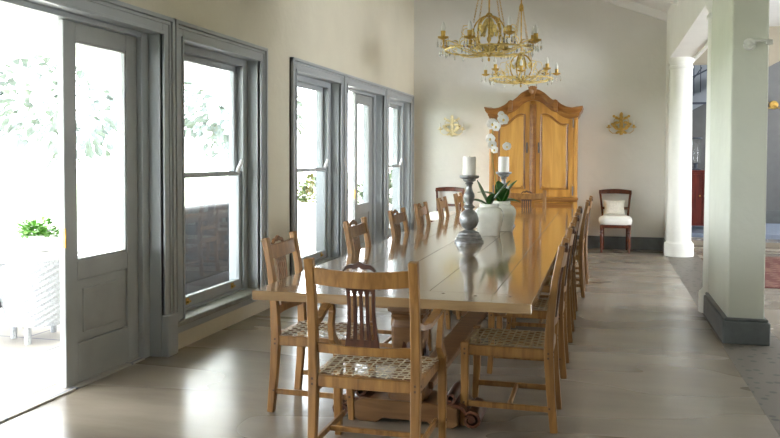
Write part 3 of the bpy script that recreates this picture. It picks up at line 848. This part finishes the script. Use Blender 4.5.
# ------------------------------------------------------------------ armoire
CX, CYF, CYB = -1.035, 12.25, 12.84
r = thing('armoire', 'tall honey-coloured armoire with scrolled pediment and two panelled doors', 'cabinet', (CX, CYF, 0))
D = CYB-CYF
H_PTS = [(0, 2.475), (.09, 2.455), (.17, 2.41), (.25, 2.335), (.31, 2.29), (.36, 2.285), (.42, 2.235), (.50, 2.195), (.58, 2.18), (.66, 2.185), (.735, 2.205)]
def hz(x):
    x = abs(x)
    for (a, za), (b, zb) in zip(H_PTS, H_PTS[1:]):
        if x <= b: t = (x-a)/(b-a); return za+(zb-za)*t
    return H_PTS[-1][1]
N = 60
# carcass with shaped front
poly = [(-.655, .12), (.655, .12)]+[(.655-1.31*k/N, hz(.655-1.31*k/N)-.06) for k in range(N+1)]
obj('carcass', MB().prism(poly, .02, D), 'cab', r, bevel=.003)
# cornice: stepped profile swept along the crest line
prof = [(.02, -.17), (-.012, -.168), (-.018, -.145), (-.035, -.13), (-.04, -.10), (-.062, -.085), (-.085, -.055), (-.088, -.03), (-.10, -.022), (-.10, 0), (.02, 0)]
rings = []
for k in range(N+1):
    t = -1+2*k/N
    rings.append([(t*(.66-p[0]*.75), p[0], hz(t*.735)+p[1]) for p in prof])
obj('cornice', MB().loft(rings), 'cab_dark', r, smooth=True)
# cornice returns along the sides
for sg in (-1, 1):
    rings = []
    for yy in (.02, D):
        rings.append([(sg*(.66-p[0]*.75), yy, 2.205+p[1]) for p in prof])
    obj('cornice_return', MB().loft(rings), 'cab_dark', r)
# crest shell
mb = MB()
for k in range(5):
    a = (k-2)*.26
    mb.tube([(math.sin(a)*.02, -.105, 2.36), (math.sin(a)*.075, -.125, 2.44), (math.sin(a)*.11, -.12, 2.42+.09*math.cos(a))], [.012, .019, .014], 8)
mb.box(-.03, .03, -.12, -.08, 2.33, 2.37)
obj('carved_shell', mb, 'cab_dark', r, smooth=True)
for sg in (-1, 1):
    obj('carved_block', MB().prism([(sg*.31, 2.14), (sg*.37, 2.12), (sg*.37, 2.285), (sg*.335, 2.305), (sg*.30, 2.295)], -.115, -.03), 'cab_dark', r, bevel=.004)
# corner pilasters and the middle stile
for sg in (-1, 1):
    obj('pilaster', MB().box(min(sg*.60, sg*.665), max(sg*.60, sg*.665), -.012, .03, .12, 2.03).box(min(sg*.615, sg*.65), max(sg*.615, sg*.65), -.02, .0, .16, 1.99), 'cab', r, bevel=.005)
obj('middle_stile', MB().box(-.045, .045, -.035, .03, .82, 2.24).box(-.028, .028, -.048, -.03, .84, 2.24).box(-.012, .012, -.056, -.04, .84, 2.22), 'cab_dark', r, bevel=.006, seg=2)
def top_curve(x): # door top edge height at distance x from centre
    return hz(x)-.175
for sg in (-1, 1):
    xa, xb = .048, .595; n = 14
    poly = [(sg*xa, .84), (sg*xb, .84)]+[(sg*(xb+(xa-xb)*k/n), top_curve(xb+(xa-xb)*k/n)) for k in range(n+1)]
    dr = obj('door', MB().prism(poly, -.015, .02), 'cab', r, bevel=.003)
    # raised panel with ogee top
    pa, pb = .14, .50; zb = .97
    def ptop(x):
        t = (x-pa)/(pb-pa)
        return 2.055-.145*(t*t*(3-2*t))+.018*math.sin(t*2*PI)
    cut = .028
    poly = [(sg*(pa+cut), zb), (sg*(pb-cut), zb), (sg*(pb-cut), zb+cut), (sg*pb, zb+cut)]+[(sg*(pb+(pa-pb)*k/n), ptop(pb+(pa-pb)*k/n)) for k in range(n+1)]+[(sg*pa, zb+cut), (sg*(pa+cut), zb+cut)]
    obj('raised_panel', MB().prism(poly, -.026, -.01), 'cab_panel', dr, bevel=.004)
    pts = [(a, -.024, b) for a, b in poly]
    big = [(sg*(pa-.018), zb-.018), (sg*(pb+.018), zb-.018)]+[(sg*(pb+.018+(pa-pb-.036)*k/n), ptop(min(pb, max(pa, pb+.018+(pa-pb-.036)*k/n)))+.03) for k in range(n+1)]
    obj('panel_moulding', MB().tube([(a, -.02, b) for a, b in big], .012, 8, True).tube([(a, -.02, b) for a, b in poly], .006, 6, True), 'cab_dark', dr, smooth=True)
    obj('escutcheon', MB().box(min(sg*.075, sg*.10), max(sg*.075, sg*.10), -.024, -.014, 1.50, 1.66).lathe([(.008, 0), (.008, .02)], (sg*.0875, -.03, 1.57), 8), 'steel', dr, bevel=.002)
    for zz in (.93, 1.95):
        obj('hinge', MB().lathe([(.009, 0), (.009, .14)], (sg*.597, -.024, zz-.07), 8), 'steel', dr)
# waist moulding, drawers, plinth and feet
obj('waist_moulding', MB().box(-.68, .68, -.04, .02, .79, .83).box(-.67, .67, -.025, .02, .76, .79), 'cab_dark', r, bevel=.008, seg=2)
for sg in (-1, 1):
    dw = obj('drawer', MB().box(min(sg*.03, sg*.58), max(sg*.03, sg*.58), -.012, .02, .50, .74), 'cab_dark', r, bevel=.006)
    for q in (.16, .45): obj('knob', MB().ell((sg*q, -.03, .62), .016, .02, .016), 'steel', dw, smooth=True)
obj('bottom_drawer', MB().box(-.58, .58, -.012, .02, .2, .47), 'cab_dark', r, bevel=.006)
obj('plinth', MB().box(-.68, .68, -.03, D, .08, .14), 'cab_dark', r, bevel=.006)
for sx in (-.6, .6):
    for sy in (.05, D-.07): obj('foot', MB().lathe([(.03, 0), (.05, .02), (.055, .05), (.04, .08)], (sx, sy, 0), 14), 'cab_dark', r, smooth=True)

# ------------------------------------------------------------------ upholstered side chairs at the back wall
def side_chair(loc, rz, label):
    """front towards +X"""
    r = thing('upholstered_side_chair', label, 'chair', loc, rz, 'upholstered mahogany chairs against the back wall')
    for sg in (-1, 1):
        obj('leg', MB().lathe([(.012, 0), (.018, .03), (.014, .05), (.022, .08), (.020, .20), (.026, .27), (.018, .29), (.028, .31), (.022, .33), (.026, .35), (.026, .40)], (.19, sg*.2, 0), 12), 'mahog', r, smooth=True)
        pts = [(-.24, sg*.175, 0), (-.205, sg*.175, .2), (-.19, sg*.18, .42), (-.215, sg*.195, .62), (-.25, sg*.215, .80), (-.275, sg*.228, .90)]
        obj('leg', MB().sweep(pts, [.028, .030, .034, .032, .034, .036], [.028, .034, .036, .028, .024, .024], up=(1, 0, 0)), 'mahog', r, bevel=.004, seg=2)
    n = 12; rings = []
    for k in range(n+1):
        t = -1+2*k/n; y = t*.245; b = -.03*(1-t*t); zt = .945-.02*t*t; zb = .875-.008*abs(t)
        rings.append([(-.265+b, y, zb), (-.240+b, y, zb), (-.255+b, y, zt), (-.285+b, y, zt)])
    obj('top_rail', MB().loft(rings), 'mahog', r, bevel=.005, seg=2)
    rings = []
    for k in range(n+1):
        t = -1+2*k/n; y = t*.19; b = -.02*(1-t*t)
        rings.append([(-.215+b, y, .63), (-.198+b, y, .63), (-.205+b, y, .67), (-.222+b, y, .67)])
    obj('cross_rail', MB().loft(rings), 'mahog', r, bevel=.003)
    obj('seat_rail', MB().prism([(.215, -.225), (.215, .225), (-.2, .19), (-.2, -.19)], .375, .43, 'XY'), 'mahog', r, bevel=.006)
    rings = []
    for (z, s) in ((.425, .97), (.44, 1.02), (.475, 1.05), (.515, 1.03), (.54, .94), (.555, .75), (.562, .3)):
        ring = []
        for k in range(32):
            t = k*2*PI/32; c, q = math.cos(t), math.sin(t); f = (abs(c)**5+abs(q)**5)**(-.2)
            wy = .232 if c > 0 else .205
            ring.append((.01+.222*f*c*s, wy*f*q*s, z))
        rings.append(ring)
    obj('seat_cushion', MB().loft(rings), 'fabric', r, smooth=True)
    return r
side_chair((.19, 12.53, 0), -PI/2, 'mahogany chair with white upholstered seat right of the armoire')
side_chair((-2.45, 12.53, 0), -PI/2-.12, 'mahogany chair with white upholstered seat left of the armoire, under the pale sconce')
# scatter cushion on the right one
rings = []; n = 24
def cushion():
    mb = MB(); G = 12; vs = []; fs = []
    for side in (1, -1):
        for j in range(G+1):
            for i in range(G+1):
                u, v = -1+2*i/G, -1+2*j/G
                e = (1-u*u)*(1-v*v); pin = 1-.10*(1-abs(u*v))
                px = u*.165*(1-.13*(1-v*v)); pz = v*.12*(1-.12*(1-u*u))
                vs.append((px, side*.055*e**.45, pz))
    W = G+1
    for s in (0, 1):
        o = s*W*W
        for j in range(G):
            for i in range(G):
                a = o+j*W+i; q = (a, a+1, a+W+1, a+W); fs.append(q if s else q[::-1])
    mb.add(vs, fs); return mb
cu = obj('scatter_cushion', cushion(), 'cushion', smooth=True); cu.location = (.175, 12.63, .665); cu.rotation_euler = (math.radians(-14), 0, 0)
tag(cu, 'small cream printed cushion on the white seat right of the armoire', 'cushion')

# ------------------------------------------------------------------ chandeliers
def spiral(c, r0, turns, start, sgn, dirv, up=Vector((0, 0, 1)), n=18):
    pts = []
    for k in range(n+1):
        t = k/n; a = start+sgn*turns*2*PI*t; rr = r0*(1-.75*t)
        pts.append(Vector(c)+dirv*(rr*math.cos(a))+up*(rr*math.sin(a)))
    return pts
def chandelier(loc, label, hang, rot=0):
    r = thing('chandelier', label, 'chandelier', loc, rot, 'gilt ring chandeliers above the table')
    R_ = .40
    ring = MB().tube([(R_*math.cos(k*2*PI/48), R_*math.sin(k*2*PI/48), .004*math.sin(k*3)) for k in range(48)], .0085, 6, True)
    ro = obj('ring', ring, 'metal_pale', r, smooth=True)
    hoops = MB()
    for k in range(4):
        a = k*PI/4; d = Vector((math.cos(a), math.sin(a), 0))
        hoops.tube([d*(.145*math.cos(t))+Vector((0, 0, .15+.165*math.sin(t))) for t in [q*2*PI/28 for q in range(28)]], .0075, 6, True)
    obj('orb_hoops', hoops, 'brass', r, smooth=True)
    st = MB().tube([(0, 0, -.06), (0, 0, .31), (0, 0, .6), (0, 0, hang)], [.010, .007, .009, .009], 8)
    st.ell((0, 0, -.03), .028, .028, .03).ell((0, 0, .32), .03, .03, .022).ell((0, 0, -.085), .012, .012, .02).ell((0, 0, .9), .03, .03, .05).ell((0, 0, .1), .02, .02, .03)
    obj('stem', st, 'brass', r, smooth=True)
    ca = MB().lathe([(.06, hang-.02), (.05, hang-.04), (.02, hang-.07)], n=16); obj('ceiling_rose', ca, 'brass', r, smooth=True)
    for k in range(4):       # chains
        a = k*PI/2+.75-rot; p0 = Vector((.17*math.cos(a), .17*math.sin(a), .24)); p1 = Vector((.015*math.cos(a), .015*math.sin(a), .95))
        mb = MB(); n = 26
        for q in range(n):
            c = p0.lerp(p1, (q+.5)/n)-Vector((0, 0, .02*math.sin(PI*(q+.5)/n))); h = .017
            v = Vector((-math.sin(a), math.cos(a), 0)) if q % 2 else Vector((math.cos(a), math.sin(a), 0))
            w = (p1-p0).normalized()
            mb.tube([c+v*(.007*math.cos(t))+w*(h*math.sin(t)) for t in [z*2*PI/8 for z in range(8)]], .0019, 4, True)
        obj('chain', mb, 'brass', r)
    # leaves round the orb
    lv = MB(); rnd = random.Random(5)
    for k in range(8):
        a = k*PI/4+.3; d = Vector((math.cos(a), math.sin(a), 0))
        lv.leaf(d*.03+Vector((0, 0, -.03)), d+Vector((0, 0, .55)), .19, .075, .35, n=6)
        lv.leaf(d*.10+Vector((0, 0, .02)), d*1.2+Vector((0, 0, .1)), .12, .05, .5, n=5)
        lv.leaf(d*.15+Vector((0, 0, .14)), Vector((0, 0, 1))+d*.3, .09, .035, .3, n=4)
    for k in range(5):
        a = k*2*PI/5; d = Vector((math.cos(a), math.sin(a), 0))
        lv.leaf(d*.02+Vector((0, 0, .29)), -Vector((0, 0, 1))+d*.35, .16, .07, -.3, n=6)
        lv.leaf(d*.03+Vector((0, 0, .21)), -Vector((0, 0, 1))+d*.5, .12, .06, -.3, n=5)
    obj('acanthus_leaves', lv, 'gilt_leaf', r)
    for k in range(8):      # arms with candle cups
        a = k*PI/4+PI/8; d = Vector((math.cos(a), math.sin(a), 0)); U = Vector((0, 0, 1))
        mb = MB()
        mb.tube([d*.03+U*-.02, d*.12+U*-.03, d*.22+U*.0, d*.32+U*.05, d*.39+U*.07, d*.445+U*.055], [.006]*6, 6)
        mb.tube(spiral(d*.24+U*.075, .06, .9, -PI/2, 1, d), .0045, 5)
        mb.tube(spiral(d*.33+U*-.005, .035, .9, PI/2, -1, d), .004, 5)
        mb.tube([d*.145+U*.15, d*.19+U*.22, d*.25+U*.21, d*.27+U*.15, d*.235+U*.12], .0045, 5)
        mb.leaf(d*.30+U*.05, d+U*.7, .07, .035, .4, n=4)
        am = obj('arm', mb, 'metal_pale', r, smooth=True)
        c = d*.445
        hi = .0 if k % 2 else .035
        cup = MB().lathe([(.010, .04+hi), (.045, .055+hi), (.052, .068+hi), (.046, .066+hi), (.018, .062+hi), (.020, .075+hi), (.022, .12+hi), (.016, .12+hi)], (c.x, c.y, 0), 14)
        cup.tube([c+U*.05, c+U*(.06+hi)], .007, 6)
        obj('candle_cup', cup, 'brass', am, smooth=True)
        obj('bulb', MB().lathe([(.012, .118+hi), (.019, .135+hi), (.020, .155+hi), (.013, .185+hi), (.003, .205+hi)], (c.x, c.y, 0), 12), 'bulb', am, smooth=True)
        for q in range(4):
            cry = MB()
            aa = a+q*PI/2; b = c+Vector((math.cos(aa), math.sin(aa), 0))*.05
            cry.tube([b+U*(.06+hi), b+U*(.03+hi)], .0015, 4)
            cry.lathe([(.002, -.035+hi), (.011, -.015+hi), (.008, .012+hi), (.002, .032+hi)], (b.x, b.y, 0), 6)
            obj('crystal_drop', cry, 'crystal', am)
        for q in (-.05, .05):
            b = Vector((math.cos(a+q*5), math.sin(a+q*5), 0))*.40
            cry = MB().tube([b, b-U*.02], .0015, 4); cry.lathe([(.002, -.065), (.010, -.048), (.006, -.03), (.002, -.018)], (b.x, b.y, 0), 6)
            obj('crystal_drop', cry, 'crystal', am)
    # low scrolls hung under the ring
    mb = MB()
    for k in range(8):
        a = k*PI/4; d = Vector((math.cos(a), math.sin(a), 0)); U = Vector((0, 0, 1))
        mb.tube([d*.40, d*.33+U*-.028, d*.22+U*-.045, d*.1+U*-.05, d*.02+U*-.045], .0055, 5)
        mb.leaf(d*.10+U*-.05, d+U*.1, .10, .04, .1, n=4)
    obj('lower_scrolls', mb, 'metal_pale', r, smooth=True)
    return r
chandelier((-1.02, 7.28, 2.42), 'gilt chandelier with crystal drops hanging nearer the camera', 1.93, .15)
chandelier((-1.02, 10.2, 2.43), 'gilt chandelier hanging farther back in front of the armoire crest', 1.92, .5)

# ------------------------------------------------------------------ wall sconces
def sconce(loc, label, mat, leafm, rz=0, sc=1):
    """origin on the wall at centre, room side is -Y"""
    r = thing('wall_sconce', label, 'sconce', loc, rz, 'leafy candle sconces on the back wall'); r.scale = (sc, sc, sc)
    mb = MB().prism([(-.02, -.13), (.02, -.13), (.028, 0), (.02, .10), (.03, .13), (0, .19), (-.03, .13), (-.02, .10), (-.028, 0)], -.014, -.001)
    for k in range(5):
        mb.leaf((0, -.02, -.08+.05*k), (random.uniform(-.2, .2), -.35, 1), .10, .05, .1, up=(0, -1, 0), n=5)
    mb.leaf((0, -.02, .14), (0, -.1, 1), .085, .05, .1, up=(0, -1, 0), n=5)
    obj('backplate', mb, mat, r)
    lv = MB()
    for sg in (-1, 1):
        for (x, z, dx, dz, l) in ((.03, .10, 1, .5, .10), (.03, .05, 1, -.1, .11), (.02, -.06, 1, .3, .11), (.02, -.09, .8, -.4, .09), (.10, .13, .6, .8, .05), (.05, -.02, 1, .1, .10), (.0, -.10, .3, -1, .06), (.12, .0, .5, .8, .06)):
            lv.leaf((sg*x, -.03, z), (sg*dx, -.25, dz), l, .042, .2, up=(0, -1, 0), n=5)
    obj('acanthus_leaves', lv, leafm, r)
    for sg in (-1, 1):
        ar = MB().tube([(sg*.02, -.03, -.06), (sg*.07, -.06, -.115), (sg*.13, -.08, -.12), (sg*.18, -.085, -.08), (sg*.185, -.085, -.035)], .006, 6)
        ar.tube([(sg*.02, -.03, .08), (sg*.08, -.05, .12), (sg*.11, -.06, .08), (sg*.11, -.06, .03)], .005, 6)
        am = obj('arm', ar, mat, r, smooth=True)
        obj('candle_cup', MB().lathe([(.012, -.04), (.040, -.03), (.044, -.02), (.016, -.02), (.016, .01)], (sg*.185, -.085, 0), 12).lathe([(.03, .0), (.032, .02), (.02, .03)], (sg*.11, -.06, 0), 12), mat, am, smooth=True)
        obj('bulb', MB().lathe([(.010, .008), (.013, .03), (.011, .06), (.003, .085)], (sg*.185, -.085, 0), 10), 'bulb', am, smooth=True)
    return r
sconce((-2.40, 12.88, 1.915), 'pale gilt candle sconce left of the armoire', 'pale_gilt', 'pale_gilt')
sconce((.268, 12.88, 1.93), 'dark gilt candle sconce right of the armoire', 'brass', 'brass')

# ------------------------------------------------------------------ scroll bracket on the pier
r = thing('scroll_bracket', 'white scroll-ended bracket fixed high on the face of the pier', 'bracket', (1.14, 6.62, 2.31))
pts = [(-.066+.037*math.cos(t), -.022, .0+.037*math.sin(t)) for t in [k*2*PI/20 for k in range(20)]]
obj('scroll', MB().tube(pts, .012, 8, True).ell((-.066, -.02, 0), .03, .012, .03).ell((-.066, -.034, 0), .012, .008, .012), 'plaster_white', r, smooth=True)
obj('rail', MB().box(-.055, .09, -.035, .0, .018, .034).box(.05, .098, -.035, .0, -.005, .03), 'plaster_white', r, bevel=.003)

# ------------------------------------------------------------------ hall beyond the arcade
struct('wall_hall_right', MB().box(5.6, 5.8, -4, 8.0, 0, 3.7).box(5.6, 5.8, 8.0, 10.8, 0, .5).box(5.6, 5.8, 8.0, 10.8, 2.4, 3.7).box(5.6, 5.8, 10.8, 15.1, 0, 3.7).box(5.6, 5.8, 15.1, 16.6, 0, 1.8).box(5.6, 5.8, 15.1, 16.6, 3.3, 3.7).box(5.6, 5.8, 16.6, 17.2, 0, 3.7), 'plaster')  # gaps in this wall are unseen openings added to light hall and room
def arch_wall():
    mb = MB(); poly = [(1.2, 3.7), (1.2, 0), (1.36, 0), (1.36, 3.05), (2.35, 3.05), (2.35, 0), (2.48, 0), (2.48, 2.85)]
    for k in range(13):
        t = k/12; poly.append((2.48+2.2*t, 2.85+.42*math.sin(PI*t)))
    poly += [(4.68, 0), (5.6, 0), (5.6, 3.7)]
    return mb.prism(poly, 14.6, 14.85)
struct('wall_hall', arch_wall(), 'bed_beige', 'beige wall with arched opening in the hall beyond')
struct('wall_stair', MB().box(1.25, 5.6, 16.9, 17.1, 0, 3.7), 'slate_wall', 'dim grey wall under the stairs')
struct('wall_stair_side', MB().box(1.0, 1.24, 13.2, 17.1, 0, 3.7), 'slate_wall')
struct('trim_20', MB().box(1.25, 5.6, 14.4, 16.9, 0, .15), 'blue_step', 'blue-grey step up to the stair hall', bevel=.01)
struct('trim_21', MB().box(1.25, 5.6, 13.8, 14.4, 0, .075), 'floor', 'lower floor step below the blue-grey step')
struct('baseboard_hall', MB().box(1.25, 5.6, 16.86, 16.9, .15, .40), 'skirt')
# stair flank rising to the right
r = thing('staircase', 'pale blue staircase flank rising behind the arcade opening', 'staircase', (1.25, 16.2, .15))
poly = [(0, 2.15), (2.6, 3.49), (0, 3.49)]
mb = MB().prism([(0, 1.98), (1.0, 2.52), (1.0, 2.79), (0, 2.25)], 0, .5)
obj('stringer', mb, 'blue_wall', r)
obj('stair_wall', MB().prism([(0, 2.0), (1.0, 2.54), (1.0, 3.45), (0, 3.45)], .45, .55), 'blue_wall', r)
mb = MB()
for k in range(9):
    x = .05+.12*k; mb.tube([(x, -.02, 2.25+.52*x), (x, -.02, 3.0+.52*x if x < .8 else 3.42)], .009, 5)
mb.tube([(0, -.02, 2.62), (1.0, -.02, 3.14)], .016, 6).tube([(0, -.02, 2.95), (.8, -.02, 3.4)], .02, 6).tube([(0, -.02, 2.72), (.12, -.02, 2.62), (.25, -.02, 2.85), (.4, -.02, 2.78), (.55, -.02, 3.0)], .012, 6)
mb.box(0, .9, -.03, 0, 2.30, 2.34)
obj('balustrade', mb, 'iron', r)
r = thing('red_cabinet', 'dark red lacquered cabinet standing in the stair hall', 'cabinet', (1.72, 15.35, .15))
obj('body', MB().box(-.42, .42, -.2, .2, .06, 1.02), 'redwood', r, bevel=.006)
obj('top', MB().box(-.45, .45, -.23, .23, 1.02, 1.06), 'redwood', r, bevel=.006)
for sg in (-1, 1):
    d = obj('door', MB().box(min(sg*.01, sg*.38), max(sg*.01, sg*.38), -.215, -.2, .12, .98), 'redwood', r, bevel=.004)
    obj('knob', MB().ell((sg*.04, -.23, .6), .014, .014, .014), 'brass', d)
for sx in (-.38, .38):
    for sy in (-.16, .16): obj('leg', MB().box(sx-.03, sx+.03, sy-.03, sy+.03, 0, .06), 'redwood', r)
def lantern(loc, s, label):
    r = thing('lantern', label, 'lantern', loc, 0, 'glass lanterns on the red cabinet')
    obj('foot', MB().lathe([(.09*s, 0), (.09*s, .02), (.03*s, .04), (.03*s, .10*s), (.08*s, .12*s)], n=14), 'iron', r, smooth=True)
    obj('glass_chimney', MB().lathe([(.075*s, .12*s), (.085*s, .30*s), (.07*s, .48*s), (.09*s, .52*s)], n=16), 'glass', r, smooth=True)
    obj('rim', MB().lathe([(.092*s, .51*s), (.098*s, .52*s), (.092*s, .535*s)], n=16), 'iron', r, smooth=True)
    return r
lantern((1.62, 15.3, 1.21), 1.1, 'taller glass lantern on the dark red cabinet')
lantern((1.83, 15.28, 1.21), .8, 'shorter glass lantern on the dark red cabinet')
tag(obj('hall_rug', MB().box(1.42, 4.4, 9.5, 12.4, 0, .012), 'rug', bevel=.004), 'patterned red-brown rug on the floor beyond the arcade', 'rug')
r = thing('hall_sconce', 'brass candle sconce on the grey wall behind the hall arch, at the right edge', 'sconce', (3.2, 16.88, 2.46)); r.scale = (1.4, 1.4, 1.4)
obj('backplate', MB().lathe([(.05, -.02), (.06, 0), (.05, .02)], n=14).xf(Matrix.Rotation(PI/2, 4, 'X')), 'brass', r, smooth=True)
for sg in (-1, 1):
    am = obj('arm', MB().tube([(0, -.02, 0), (sg*.05, -.06, -.05), (sg*.10, -.08, -.04), (sg*.11, -.08, .02)], .008, 6).lathe([(.012, .015), (.035, .03), (.014, .035), (.014, .08)], (sg*.11, -.08, 0), 10), 'brass', r, smooth=True)
    obj('bulb', MB().lathe([(.012, .08), (.018, .10), (.015, .14), (.003, .18)], (sg*.11, -.08, 0), 10), 'bulb', am, smooth=True)
